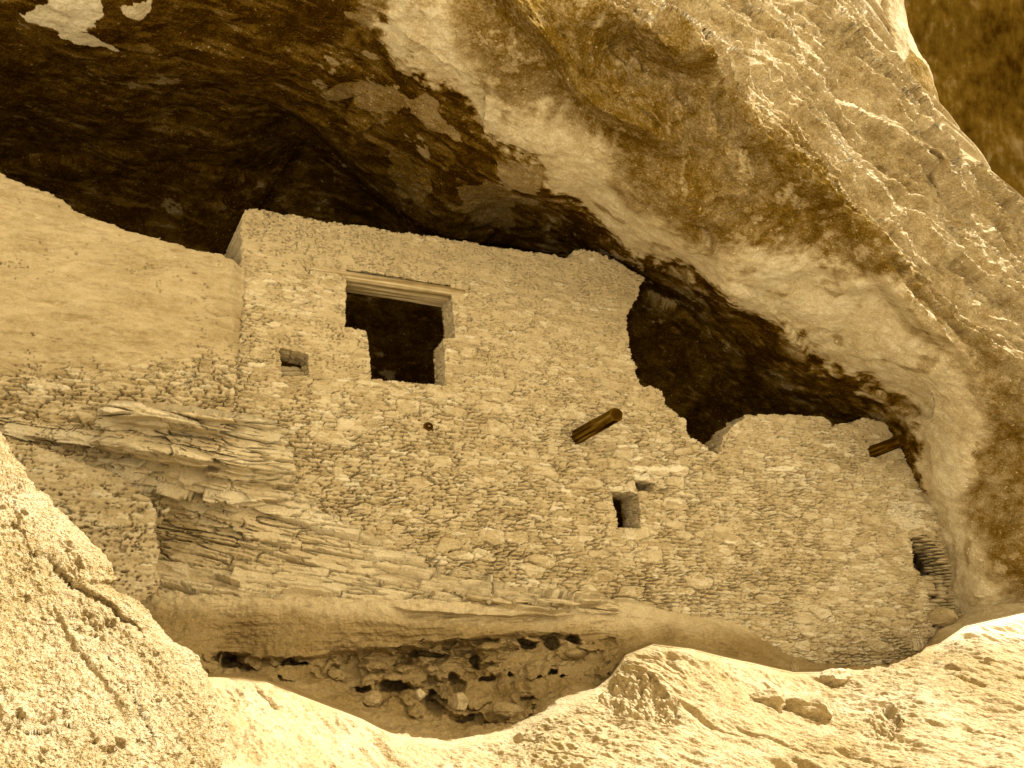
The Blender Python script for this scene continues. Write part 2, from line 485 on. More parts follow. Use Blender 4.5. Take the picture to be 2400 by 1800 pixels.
    ray = at(np.full(len(py), 1200.0), py, 1.0) - np.array([0, 0, CAM_Z]); ray = np.stack([last[:, 0] * .07, np.full(len(py), .35), np.zeros(len(py))], -1)
    back = [last + ray * q + np.array([-.10, 0, 0]) * q * q * .25 for q in range(1, 16)]
    P = np.concatenate([P, np.stack(back, 1)], 1)
    tone = np.concatenate([tone, np.repeat(tone[:, -1:], 15, 1)], 1)
    streak = np.concatenate([outer * sstep(-60, 60, -pdist(PX, PY, [(1180,-300),(1200,0),(1300,140),(1420,290),(1600,400),(1760,420),(1900,520),(2050,700),(2250,880),(2420,1060)])[0]), np.zeros((len(py), 15))], 1)
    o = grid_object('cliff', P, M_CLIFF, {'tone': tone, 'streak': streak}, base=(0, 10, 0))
    tag(o, kind='structure')
cliff()
print('cliff', time.time() - T_START)

# ------------------------------------------------------------------ bedrock under the walls and the ground in front
base_line = np.array([(-900,900),(-300,930),(0,960),(100,985),(225,1000),(240,952),(262,936),(330,935),(450,950),(560,968),(650,985),(662,1012),(690,1090),(705,1140),(760,1190),(850,1240),(960,1290),(1060,1330),(1200,1365),(1300,1385),(1430,1395),(1500,1405),(1600,1425),(1760,1445),(1900,1535),(2000,1558),(2080,1556),(2150,1528),(2190,1485),(2262,1425),(2330,1400),(2420,1400),(3000,1400)], float)
ground_pts = [
 (-900,1000,7.0),(-300,1000,7.3),(0,1000,7.75),(120,1010,7.85),(225,1030,7.9),(270,960,7.65),(330,955,7.65),(450,965,7.8),(560,985,7.95),(645,1000,8.55),
 (300,1020,7.7),(450,1040,7.85),(600,1060,8.35),(680,1120,8.8),(400,1120,8.0),(550,1140,8.2),(250,1120,8.15),
 (380,1200,8.5),(480,1210,8.5),(600,1210,8.6),(720,1240,8.85),(150,1200,8.35),(250,1300,8.4),(100,1400,8.3),
 (500,1300,8.55),(700,1320,8.8),(850,1300,9.0),(950,1330,9.25),(1100,1360,9.55),(600,1380,8.55),(800,1390,8.85),(1000,1390,9.1),(1200,1400,9.5),(1380,1410,9.7),(1420,1420,9.8),
 (350,1380,8.4),(450,1430,8.35),(600,1440,8.45),(900,1440,8.9),(1200,1440,9.35),(1400,1450,9.75),(500,1500,8.35),(800,1500,8.75),(1100,1490,9.1),(1350,1490,9.5),
 (550,1545,8.5),(800,1545,8.9),(1000,1530,9.2),(1250,1520,9.5),(1430,1520,9.75),
 (600,1590,8.0),(800,1620,8.5),(1000,1610,9.0),(1150,1610,9.1),(1350,1580,9.2),(900,1680,8.0),(1050,1690,8.2),(1200,1680,8.4),(1300,1640,8.5),
 (1540,1500,10.2),(1700,1538,10.3),(1850,1572,10.55),(1500,1450,10.2),(1600,1480,10.4),(1700,1480,10.7),(1800,1540,10.7),(1900,1580,10.9),(1650,1520,10.3),
 (500,1620,7.4),(620,1630,7.4),(720,1670,7.3),(850,1715,7.3),(950,1750,7.4),(1060,1760,7.5),(1200,1735,7.9),(1330,1680,8.4),
 (560,1750,6.4),(700,1800,6.2),(900,1800,6.7),(1100,1810,6.8),(1300,1760,7.4),(1300,1810,6.9),
 (1430,1610,8.8),(1480,1545,9.0),(1540,1525,9.2),(1700,1560,9.35),(1860,1592,9.75),(1960,1590,10.7),
 (1450,1700,7.9),(1600,1600,9.0),(1600,1700,8.1),(1600,1810,7.0),(1850,1680,8.8),(1850,1800,7.2),
 (2030,1575,11.4),(2100,1560,11.9),(2170,1510,12.2),(2240,1470,12.3),(2330,1440,12.0),(2400,1440,11.6),(2200,1560,11.2),(2400,1520,10.7),(2150,1650,9.3),(2300,1650,9.2),(2150,1800,7.4),(2400,1650,9.0),(2400,1800,7.3),
 (3000,1450,11.5),(3000,1650,9.2),(3000,1850,7.0),
 (-900,1400,7.4),(0,1500,7.8),(-300,1700,6.5),(-900,1800,5.5),(200,1650,7.2),(300,1800,6.0),
 (300,2100,4.6),(1200,2100,4.9),(2000,2100,5.1),(3000,2150,5.0),(-900,2100,4.4),(-900,2600,2.9),(500,2600,3.0),(1500,2600,3.0),(3000,2600,3.0)]
tps_back = TPS(ground_pts, 0.001)
RIM = np.array([(-900,1540,5.3),(0,1560,5.5),(300,1575,5.7),(490,1590,5.75),(560,1591,5.85),(620,1600,5.95),(720,1640,6.4),(850,1690,6.75),(940,1738,6.95),(1060,1750,7.25),(1200,1720,7.55),(1330,1650,7.75),(1400,1615,7.95),(1432,1590,8.05),(1465,1540,8.1),(1530,1513,8.2),(1620,1524,8.2),(1700,1545,8.5),(1860,1580,9.1),(1960,1578,9.4),(2080,1540,9.75),(2200,1512,9.95),(2260,1472,10.1),(2400,1440,10.5),(3000,1400,11.2)])
front_pts = [tuple(r) for r in RIM] + [(560,1750,5.3),(500,1800,4.9),(700,1800,5.5),(900,1800,6.3),(1100,1812,6.6),(1300,1770,6.9),(1300,1815,6.6),(1450,1700,7.25),(1600,1600,7.75),(1600,1700,7.15),(1600,1810,6.5),(1850,1680,7.9),(1850,1800,6.8),(2150,1650,8.3),(2150,1800,7.0),(2400,1540,9.5),(2400,1650,8.4),(2400,1800,7.0),(3000,1550,9.8),(3000,1850,6.8),(200,1700,5.4),(300,1800,5.0),(-900,1800,4.6),
 (300,2100,4.2),(1200,2100,4.7),(2000,2100,4.9),(3000,2150,4.9),(-900,2100,4.0),(-900,2600,2.8),(500,2600,2.9),(1500,2600,3.0),(3000,2600,3.0)]
tps_front = TPS(front_pts, 0.0005)
def tps_g(px, py):
    px = np.asarray(px, float); py = np.asarray(py, float)
    rim = np.interp(px, RIM[:, 0], RIM[:, 1])
    d = py - rim
    f = tps_front(px, np.maximum(py, rim))
    scoop = sstep(880, 960, px) * sstep(1400, 1330, px)
    # in the scoop the rock runs on without a break; elsewhere the rim hides what lies behind it
    soft = 9 + 46 * scoop
    k = sstep(0, 1, np.clip((-d - 2 + 4 * scoop) / soft, 0, 1))
    return f * (1 - k) + np.maximum(tps_back(px, py), f) * k

def ground():
    v = np.concatenate([np.linspace(0, 1, 600), 1 + np.linspace(0, 1, 30)[1:]])
    px = rows_of((-900, -15, 40), (-15, 2415, 1010), (2415, 3000, 30))
    top = np.interp(px, base_line[:, 0], base_line[:, 1]) + 3 * vnoise(pt3(px / 25, px * 0, 2.0)) + 2 * vnoise(pt3(px / 8, px * 0, 5.0))
    PX = np.repeat(px[None], len(v), 0)
    t0 = np.array([(-900,850),(-300,870),(0,890),(250,905),(640,935),(700,985),(1060,1275),(1430,1360),(1760,1410),(2000,1500),(2150,1470),(2262,1390),(2420,1370),(3000,1360)], float)
    top0 = np.interp(px, t0[:, 0], t0[:, 1])
    PY = np.where(v[:, None] <= 1, top0[None] + (1830 - top0[None]) * np.minimum(v[:, None], 1), 1830 + (v[:, None] - 1) * 770)
    Y = tps_g(PX, PY)
    # undersides and steps of the ledge
    wx = PX + 10 * fbm(pt3(PX / 90, PY / 90, 1.5), 3); wy = PY + 12 * fbm(pt3(PX / 90, PY / 60, 9.5), 3)
    for line, amp, w, dec in (
        ([(270,985),(420,1000),(640,1025)], .14, 7, 60),
        ([(60,1010),(200,1040),(330,1085),(480,1095),(700,1135)], .22, 8, 90),
        ([(330,1130),(420,1160),(560,1165),(700,1185)], .16, 8, 60),
        ([(1060,1395),(1200,1405),(1400,1412),(1432,1400)], .10, 6, 40),
        ([(900,1420),(1100,1440),(1280,1440),(1430,1425)], .16, 7, 40),
        ([(440,1520),(620,1530),(760,1530),(900,1515),(1060,1492),(1250,1478),(1440,1480)], .20, 14, 120),
        ([(1590,1430),(1720,1440),(1850,1480)], .15, 8, 60)):
        d, r = pdist(wx, wy, line)
        Y += amp * sstep(0, w, d) * sstep(dec, w, d) * sstep(0, .12, r) * sstep(1, .6, r)
    for poly, prot, rd in (([(353,940),(384,937),(452,952),(542,966),(633,977),(657,990),(653,1005),(624,1008),(565,1001),(497,988),(429,976),(375,958)], .20, 9),
        ([(250,945),(289,934),(343,940),(362,958),(407,974),(475,990),(520,1004),(511,1016),(429,1001),(343,985),(289,982),(244,966)], .26, 9),
        ([(475,1106),(533,1101),(597,1114),(655,1115),(700,1126),(698,1140),(633,1141),(542,1133),(479,1123)], .20, 7),
        ([(497,1067),(565,1071),(633,1094),(678,1112),(655,1117),(597,1110),(520,1094)], .12, 7),
        ([(524,1166),(588,1160),(655,1164),(680,1175),(610,1186),(542,1186)], .14, 6),
        ([(230,1010),(330,1010),(420,1040),(520,1075),(470,1090),(360,1065),(240,1050)], .14, 10),
        ([(1030,1374),(1130,1360),(1220,1367),(1330,1384),(1434,1394),(1428,1414),(1380,1422),(1300,1438),(1230,1434),(1180,1418),(1100,1398)], .20, 16),
        ([(860,1340),(960,1350),(1040,1375),(1020,1392),(900,1380)], .12, 8)):
        dd, _ = pdist(wx * .5 + PX * .5, wy * .5 + PY * .5, poly + poly[:1])
        Y -= prot * np.where(inpoly(wx * .5 + PX * .5, wy * .5 + PY * .5, poly), sstep(0, rd, np.abs(dd)) ** .6, 0)
    # holes in the eroded bed and round stones standing out of it
    behind = sstep(-4, -16, PY - np.interp(PX, RIM[:, 0], RIM[:, 1]))
    hx = wx + 16 * fbm(pt3(PX / 26, PY / 22, 12.), 3); hy = wy + 13 * fbm(pt3(PX / 26, PY / 22, 15.), 3)
    for (x, y, rx, ry, dep) in ((935,1618,36,20,.5),(560,1560,46,13,.3),(690,1548,30,13,.3),(1015,1655,26,32,.4),(1062,1620,22,36,.3),(1110,1550,13,20,.4),(1130,1592,18,14,.3),
                                (1000,1530,40,7,.35),(1230,1506,20,11,.35),(1290,1506,24,11,.4),(1350,1500,18,9,.3),(1272,1590,9,9,.3),(1298,1586,11,10,.35),(1322,1598,9,7,.3),(1190,1590,6,6,.25),(1235,1640,22,10,.2),(860,1612,20,9,.25),
                                (850,1620,60,14,.12),(1110,1685,90,16,.2)):
        q = ((hx - x) / rx) ** 2 + ((hy - y) / ry) ** 2
        Y += behind * dep * sstep(1.25, .35, q)
    for (x, y, rx, ry, dep) in ((1135,1515,16,13,.25),(1195,1512,14,10,.2),(1100,1535,10,9,.18),(1350,1530,26,12,.15),(880,1560,30,14,.15)):
        q = ((wx - x) / rx) ** 2 + ((wy - y) / ry) ** 2
        Y -= behind * dep * np.sqrt(np.clip(1 - q, 0, 1))
    # conglomerate: nodules left standing and sockets where they fell out
    cg = inpoly(hx, hy, [(840,1530),(1000,1500),(1250,1488),(1450,1490),(1420,1580),(1300,1640),(1200,1690),(980,1690),(860,1650)]) * 1.0
    cg2 = inpoly(hx, hy, [(470,1535),(760,1530),(830,1545),(800,1590),(640,1600),(500,1595)]) * 1.0
    ce, c1, c2_ = cells(hx, hy, 46, 30, 77, 1.0, 2.0)
    ci, c3, c4 = cells(hx, hy, 20, 14, 79, 1.0, 2.0)
    Y += behind * (cg + cg2) * (.16 * (c1 > .90) * sstep(.0, .25, ce) - .12 * (c1 < .30) * sstep(0, .4, ce) + .05 * (c3 > .88) * sstep(0, .3, ci) - .04 * (c3 < .2) * sstep(0, .3, ci))
    Y += 0.75 * sstep(14, 0, PY - top[None])
    Y = np.where(PY < top[None], np.maximum(Y, wallY(PX, PY) + .30), Y)
    P = at(PX, PY, Y)
    n = normals(at(PX, PY, tps_g(PX, PY))); n *= -np.sign(n[..., 1:2] + 1e-9)
    # masks of the beds
    led = inpoly(PX + 12 * fbm(pt3(PX / 60, PY / 60, 3.0), 3), PY + 12 * fbm(pt3(PX / 60, PY / 60, 6.0), 3),
                 [(-900,850),(0,940),(230,900),(700,950),(720,1120),(1000,1290),(1440,1390),(1450,1440),(1200,1420),(900,1400),(600,1400),(420,1390),(330,1400),(240,1100),(0,1060),(-900,1100)]).astype(float)
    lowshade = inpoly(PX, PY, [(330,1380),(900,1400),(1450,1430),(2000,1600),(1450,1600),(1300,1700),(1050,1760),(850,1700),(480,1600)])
    # slanting thin beds of the ledge
    sl = 0.18
    c = (PY - sl * PX) ; a = PX + sl * PY
    c2 = c + 7 * fbm(pt3(PX / 260, PY / 160, 4.0), 2) + 1.5 * fbm(pt3(PX / 30, PY / 20, 4.0), 2)
    e1, r1, r2 = cells(a, c2, 120, 21, 3, .8, 4.0)
    e2, q1, q2 = cells(a + 40, c2, 70, 9.5, 11, .8, 4.0)
    pxm = Y / 1750.0
    def mt(e):
        gy = np.gradient(e, axis=0) / np.maximum(np.gradient(PY, axis=0), .2); gx = (np.gradient(e, axis=1) - gy * np.gradient(PY, axis=1)) / np.maximum(np.gradient(PX, axis=1), .2)
        return e / (np.hypot(gx, gy) + 1e-3)
    nn = fbm(pt3(PX / 70, PY / 30, 2.2), 3)
    hl = .15 * (r1 - .45) + .05 * (q1 - .45) - .13 * sstep(2.5, .9, mt(e1)) * (nn > -.28) - .08 * sstep(1.9, .8, mt(e2)) * (nn > -.02)
    rough = fbm(P * np.array([6, 6, 11]), 5, .6)
    hg = 0.06 * fbm(P * 1.3, 3) + .03 * rough
    lit = sstep(-4, 14, PY - np.interp(PX, RIM[:, 0], RIM[:, 1]))
    # weathering grooves of the open rock run down to the right
    g = P @ np.array([.80, -.45, -.40]); Q = P - .78 * g[..., None] * np.array([.80, -.45, -.40])
    hg += lit * (.04 * fbm(Q * 5, 4, .6, ridged=True) + .035 * fbm(Q * 15, 4, .65) - .08 * sstep(.72, .95, fbm(Q * 2.4 + 3, 3, .5, ridged=True)))
    crumb = inpoly(PX + 25 * fbm(P * 4, 3), PY + 20 * fbm(P * 4 + 7, 3), [(1400,1600),(1450,1570),(1530,1590),(1580,1640),(1600,1690),(1480,1690),(1420,1665)]) | inpoly(PX + 25 * fbm(P * 4, 3), PY + 20 * fbm(P * 4 + 7, 3), [(2040,1670),(2100,1660),(2130,1720),(2080,1760),(2050,1720)])
    hg += crumb * (.14 * fbm(P * 8, 4, .65) - .05)
    hg += lowshade * (1 - lit) * (.045 * fbm(pt3(PX / 170, (PY + .05 * PX) / 16, 3.3), 4, .6) + .03 * fbm(P * 14, 3))
    h = (led * (hl + .02 * rough) + (1 - led) * hg) * sstep(-2, 10, PY - top[None]) * (1 - .97 * np.exp(-((PY - np.interp(PX, RIM[:, 0], RIM[:, 1]) + 3) / 15.0) ** 2))
    P = P + n * h[..., None]
    med = fbm(P * 2.6, 4); big = fbm(P * .8, 3)
    tone = .80 - .25 * sstep(1380, 1440, PY + 30 * med - .04 * PX) + .05 * big + .06 * med  # lower bedrock and hollow darkened in tone, shade painted in
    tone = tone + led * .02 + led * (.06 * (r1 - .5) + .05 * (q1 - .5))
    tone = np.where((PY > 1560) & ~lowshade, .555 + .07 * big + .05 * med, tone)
    tone = np.where(inpoly(PX + 30 * med, PY + 20 * med, [(360,1180),(440,1190),(470,1260),(400,1300),(350,1290)]), .66, tone)  # recess beside the infill wall, its shade painted as a darker tone
    # floor behind the walls closes the cave
    first = P[0]
    floor_rows = [np.stack([first[:, 0] * (1 + .04 * q), first[:, 1] + q * .9, first[:, 2] - .01 * q], -1) for q in (7, 3, 1)]
    tail = P[-1]
    ext = []
    for q in (1, 2, 3, 5, 8, 12, 18, 30, 60):
        ext.append(np.stack([tail[:, 0] * (1 + q * .8), tail[:, 1] - 1.1 * q, np.maximum(tail[:, 2] * max(0, 1 - q * .5), 0) + .12 * vnoise(pt3(px / 200, px * 0, q * 1.7))], -1))
    P = np.concatenate([np.stack(floor_rows), P, np.stack(ext)], 0)
    tone = np.concatenate([np.repeat(tone[:1], 3, 0), tone, np.repeat(tone[-1:] * 0 + .7, len(ext), 0)], 0)
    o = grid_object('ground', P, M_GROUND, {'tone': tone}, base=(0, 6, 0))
    tag(o, kind='structure')
ground()
print('ground', time.time() - T_START)

# ------------------------------------------------------------------ masonry walls
TDIR = np.array([math.cos(TH), math.sin(TH), 0]); NDIR = np.array([math.sin(TH), -math.cos(TH), 0])

def wall(name, s0, s1, z0, z1, step, off, outline, holes, relief, thick, mat, base, bow=0.0):
    """a masonry wall on a vertical plane: outline and openings are cut out, jambs and back are closed"""
    s = np.arange(s0, s1, step); z = np.arange(z0, z1, step)
    S, Z = np.meshgrid(s, z)
    P0 = S[..., None] * TDIR + np.array([0, 10, 0]) - off * -NDIR * 1.0 + 0 * NDIR
    P0[..., 2] = Z
    px, py = project(P0)
    jit = fbm(pt3(S * 9, Z * 14, 2.0), 4, .6)
    jit2 = fbm(pt3(S * 9, Z * 14, 8.0), 4, .6)
    ix, iy = px + 7 * jit, py + 6 * jit2
    m = inpoly(ix, iy, outline)
    for hpoly, jamt in holes:
        m &= ~inpoly(px + jamt * jit, py + jamt * jit2, hpoly)
    h, tone, T = relief(S, Z, px, py)
    Pf = P0 + NDIR * h[..., None] + thick(S, Z)[..., None, :][..., 0, :] * 0
    Tv = thick(S, Z)
    quad = m[:-1, :-1] & m[1:, :-1] & m[1:, 1:] & m[:-1, 1:]
    hgt, w = m.shape
    idx = np.arange(hgt * w, dtype=np.int32).reshape(hgt, w)
    front = np.stack([idx[:-1, :-1][quad], idx[:-1, 1:][quad], idx[1:, 1:][quad], idx[1:, :-1][quad]], -1)
    V = [Pf.reshape(-1, 3)]; tn = [tone.ravel()]
    # border edges, oriented so that the quad lies to the left
    qp = np.zeros((hgt + 1, w + 1), bool); qp[1:-1, 1:-1][:quad.shape[0], :quad.shape[1]] = quad
    def q(i, j): return qp[1 + i, 1 + j]
    edges = []
    # horizontal edges between (i,j)-(i,j+1): quad above = (i,j), below = (i-1,j)
    up = np.zeros((hgt, w - 1), bool); up[:-1] = quad
    dn = np.zeros((hgt, w - 1), bool); dn[1:] = quad
    e = up & ~dn; edges.append(np.stack([idx[:, :-1][e], idx[:, 1:][e]], -1))
    e = dn & ~up; edges.append(np.stack([idx[:, 1:][e], idx[:, :-1][e]], -1))
    rt = np.zeros((hgt - 1, w), bool); rt[:, :-1] = quad
    lf = np.zeros((hgt - 1, w), bool); lf[:, 1:] = quad
    e = rt & ~lf; edges.append(np.stack([idx[1:, :][e], idx[:-1, :][e]], -1))
    e = lf & ~rt; edges.append(np.stack([idx[:-1, :][e], idx[1:, :][e]], -1))
    E = np.concatenate(edges)
    bv, inv = np.unique(E.ravel(), return_inverse=True); inv = inv.reshape(E.shape)
    nl = 22
    Fp = Pf.reshape(-1, 3)[bv]; tv = Tv.reshape(-1, 3)[bv]; P0b = P0.reshape(-1, 3)[bv]
    Sb, Zb = S.ravel()[bv], Z.ravel()[bv]
    # inward direction (into the masonry) to shape jamb stones
    mm = m.astype(np.float32)
    gz, gs = np.gradient(mm)
    for _ in range(3):
        gs = (gs + np.roll(gs, 1, 0) + np.roll(gs, -1, 0) + np.roll(gs, 1, 1) + np.roll(gs, -1, 1)) / 5
        gz = (gz + np.roll(gz, 1, 0) + np.roll(gz, -1, 0) + np.roll(gz, 1, 1) + np.roll(gz, -1, 1)) / 5
    gi = np.stack([gs.ravel()[bv], gz.ravel()[bv]], -1); gi /= np.maximum(np.linalg.norm(gi, axis=1, keepdims=True), 1e-6)
    inward = gi[:, :1] * TDIR + gi[:, 1:] * np.array([0, 0, 1.0])
    nB = len(bv); offs = hgt * w
    rings = [bv.astype(np.int32)]
    tl = tone.ravel()[bv]
    for k in range(1, nl + 1):
        f = k / nl
        dep = f * np.linalg.norm(tv, axis=1)
        e1, a1, a2 = cells(dep + .07 * Sb, Zb + .01 * np.sin(Sb * 30), .16, .055, 5, .8)
        big = 1 + 2.2 * sstep(6.2, 6.4, Sb)
        hh = 1.5 * (.022 * sstep(0, .25, e1) + .012 * a1 - .03) * min(1, k / 3) * big
        ring = P0b + (Fp - P0b) * (1 - f) + tv * f - inward * hh[:, None]
        V.append(ring); tn.append(tl * .3 + .7 * (.80 + .06 * (a1 - .5)))
        rings.append(np.arange(nB, dtype=np.int32) + offs); offs += nB
    side = []
    for k in range(nl):
        a, b = rings[k][inv[:, 0]], rings[k][inv[:, 1]]
        c, d = rings[k + 1][inv[:, 1]], rings[k + 1][inv[:, 0]]
        side.append(np.stack([b, a, d, c], -1))
    # back, plain
    used = np.unique(front.ravel())
    remap = np.full(hgt * w, -1, np.int32)
    remap[used] = np.arange(len(used)) + offs
    Bk = (P0 + Tv).reshape(-1, 3)[used] - NDIR * .002
    V.append(Bk); tn.append(np.full(len(used), .45))
    back = remap[front][:, ::-1]
    V = np.concatenate(V); tn = np.concatenate(tn); F = np.concatenate([front] + side + [back])
    keep = np.unique(F.ravel()); rm = np.full(len(V), -1, np.int32); rm[keep] = np.arange(len(keep))
    return mesh_object(name, V[keep], rm[F], mat, {'tone': tn[keep]}, base=base)

TDOOR = [(812,632),(1056,668),(1067,791),(1038,793),(1043,905),(1012,901),(871,887),(863,788),(856,774),(810,766)]
WINDOW = [(1429,1154),(1491,1157),(1498,1200),(1500,1240),(1447,1236),(1438,1190)]
NARROW = [(2132,1262),(2171,1253),(2210,1296),(2234,1350),(2240,1415),(2230,1440),(2188,1470),(2178,1400),(2160,1350),(2142,1331)]
NICHE = [(657,816),(723,830),(721,878),(663,880)]
SLOT = [(1484,1127),(1530,1133),(1528,1153),(1491,1150)]
FACADE = [(566,508),(575,496),(600,492),(700,510),(820,530),(960,548),(1080,565),(1200,582),(1332,603),(1345,586),(1362,580),(1420,600),(1512,652),(1500,672),(1495,700),(1475,730),(1468,760),(1475,800),(1490,860),(1500,900),(1550,915),(1560,950),(1580,965),(1605,985),(1610,1020),(1640,1040),(1682,1066),(1690,1040),(1698,1018),(1720,995),(1750,973),(1850,972),(1930,976),(1952,997),(1995,990),(2020,978),(2068,985),(2122,1062),(2188,1172),(2252,1292),(2292,1425),(2260,1450),(2190,1500),(2150,1540),(2080,1580),(2000,1600),(1700,1560),(1500,1500),(1200,1460),(900,1380),(640,1250),(540,1020),(546,930),(550,800),(562,640)]

def masonry(S, Z, px, py, plaster, seed=0, cracks=1.0):
    wS = S + .035 * fbm(pt3(S * 4, Z * 6, 1.0), 3); wZ = Z + .022 * fbm(pt3(S * 3.2, Z * 5, 6.0), 4)
    e1, r1, r2 = cells(wS, wZ, .17, .046, 21 + seed, .95)
    e3, t1, t2 = cells(wS + 3, wZ + .02, .34, .15, 33 + seed, .8)        # bigger blocks here and there
    bigb = t1 > .88
    e1 = np.where(bigb, e3 * 1.3, e1); r1 = np.where(bigb, t2, r1)
    st = .033 * sstep(.0, .16, e1) + .030 * (r1 - .5) - .026
    ero = fbm(pt3(S * 5, Z * 12, 3.0), 5, .6)
    fillm = -.020 + plaster * .046 + .026 * fbm(pt3(S * 2.4, Z * 4, 4.4), 4) + .010 * ero
    mort = fillm > st
    h = np.maximum(st, fillm)
    # open joints: narrow deep gaps where the mud has fallen out, mostly the bed joints
    st_ = S[0, 1] - S[0, 0]
    def metres(e):
        gz, gs = np.gradient(e, st_)
        g = np.hypot(gz, gs) + 1e-3
        return e / g, np.abs(gz) / g
    n1 = fbm(pt3(S * 7, Z * 9, 7.7), 3); n2 = fbm(pt3(S * 1.1, Z * 1.4, 1.7), 3)
    dm, hz = metres(e1)
    wid = .0058 + .012 * np.clip(n1 + .5 * n2 + .9 * (hz - .80) + .10 - .75 * plaster, 0, .8)
    gap = sstep(1.0, .45, dm / wid) * (n1 + .5 * n2 + 1.2 * (hz - .85) - .60 * plaster > -.04)
    # shrinkage cracks and dents in the mud
    cr, _, c2 = cells(wS + .012 * ero, wZ + .010 * ero, .13, .030, 47 + seed, 1.0, 2.0)
    dc, hc = metres(cr)
    crk = sstep(1.0, .4, dc / .0125) * (fbm(pt3(S * 8, Z * 11, 3.7), 3) + .5 * (hc - .7) + .25 * n2 + .9 * (hc - .85) > -.02 + 1.0 * (1 - cracks))
    h = h - .11 * gap - crk * np.where(mort, .06, .02)
    h = h + .008 * fbm(pt3(S * 16, Z * 34, 5.0), 4, .65) + .05 * fbm(pt3(S * .8, Z * .8, 2.2), 2)
    tone = np.where(mort, .755, .79 + .20 * (r2 - .5)) + .05 * ero
    light = (r2 > .965) & ~mort
    tone = np.where(light, .94, tone)
    return h, tone, mort

def facade_relief(S, Z, px, py):
    # mud plaster is thick round the door and above, thin on the lower courses
    pl = sstep(960, 860, py - .12 * (px - 900)) * .55 + .25 * sstep(720, 600, py - .12 * (px - 900)) + .18 * sstep(.1, .5, fbm(pt3(S * .9, Z * 1.1, 3.0), 3))
    pl = pl - .25 * inpoly(px, py, [(540,620),(720,640),(760,900),(560,930)])
    h, tone, mort = masonry(S, Z, px, py, pl)
    jx = px + 3 * fbm(pt3(S * 12, Z * 12, 1.0), 3); jy = py + 3 * fbm(pt3(S * 12, Z * 12, 4.0), 3)
    rec3 = inpoly(jx, jy, [(710,612),(760,622),(818,632),(818,646),(770,640),(716,628)]); h = np.where(rec3, h - .05, h)
    for poly in ([(1465,1098),(1500,1092),(1532,1094),(1545,1097),(1590,1090),(1606,1098),(1585,1106),(1540,1103),(1500,1107)],
                 [(1445,1044),(1490,1042),(1498,1050),(1450,1050)], [(1468,1078),(1500,1068),(1510,1074),(1480,1082)],
                 [(1790,1098),(1830,1093),(1862,1096),(1850,1104),(1800,1104)], [(1690,1264),(1720,1270),(1722,1277),(1700,1272)], [(1752,1268),(1790,1276),(1780,1282)],
                 [(1482,1112),(1520,1112),(1522,1126),(1486,1124)], [(1924,1040),(1960,1042),(1958,1048),(1926,1048)],[(1430,1154),(1492,1156),(1490,1166),(1440,1166)]):
        k = inpoly(jx, jy, poly); tone = np.where(k, 1.0, tone); h = np.where(k, h * .3 + .018, h)
    bl = inpoly(jx + 12 * fbm(pt3(S * 5, Z * 5, 1.), 3), jy, [(2090,1170),(2150,1180),(2170,1235),(2120,1245),(2080,1210)])
    tone = np.where(bl, .92, tone)
    return h, tone, mort

def facade_thick(S, Z):
    t = -NDIR * .45 + 0 * S[..., None]
    k = sstep(-3.35, -3.48, S)[..., None] * (Z > 5.2)[..., None]
    return t * (1 - k) + k * (-NDIR * 1.6 - TDIR * .20)

front_wall = wall('masonry_wall', -3.75, 7.75, 1.1, 7.6, .0085, 0.0, FACADE,
                  [(TDOOR, 2.0), (WINDOW, 2.5), (NARROW, 3.0), (NICHE, 2.5), (SLOT, 2.5)], facade_relief, facade_thick, M_WALL, (2.0, 10.8, 1.2))
tag(front_wall, 'long tan masonry facade with T shaped doorway and broken right edge', 'wall', kind='thing')
print('facade', time.time() - T_START)

LEFTW = [(-700,150),(-300,290),(0,403),(60,430),(130,458),(180,498),(240,522),(330,555),(400,570),(450,590),(510,600),(552,614),(574,628),(572,700),(562,800),(556,860),(548,940),(560,1040),(300,1300),(0,1350),(-700,1300)]
def left_relief(S, Z, px, py):
    pl = .85 - 1.1 * sstep(850, 930, py + .1 * px + 20 * fbm(pt3(S * 2, Z * 2, 1.), 3)) + .25 * fbm(pt3(S * 1.2, Z * 2, 3.0), 4)
    h, tone, mort = masonry(S, Z, px, py, pl * 1.3, 5, 1 - .97 * np.clip(pl, 0, 1))
    h = h - .25 * sstep(6.4, 7.6, Z) ** 2 * 1.0 + .06 * fbm(pt3(S * 1.1, Z * 1.4, 9.), 3)
    dent = sstep(.12, .40, fbm(pt3(S * 4, Z * 15, 2.7), 5, .6)); h -= dent * .030; h = h + .014 * fbm(pt3(S * 9, Z * 26, 8.1), 4, .65)
    edge = sstep(530, 572, px); h -= .09 * edge * edge
    tone = tone + .05 * fbm(pt3(S * 2, Z * 5, 3.), 4) - .045 + .07 * fbm(pt3(S * 7, Z * 22, 3.), 4) + .05 * fbm(pt3(S * 1.1, Z * 2.2, 6.), 4)
    return h, tone, mort
left_wall = wall('masonry_wall', -8.6, -3.1, 2.0, 8.6, .0095, 0.10, LEFTW, [], left_relief, lambda S, Z: -NDIR * .45 + 0 * S[..., None], M_WALL, (-5, 8, 2.1))
tag(left_wall, 'smooth mud plastered wall with sloping top beside the tower', 'wall', kind='thing')
print('left', time.time() - T_START)

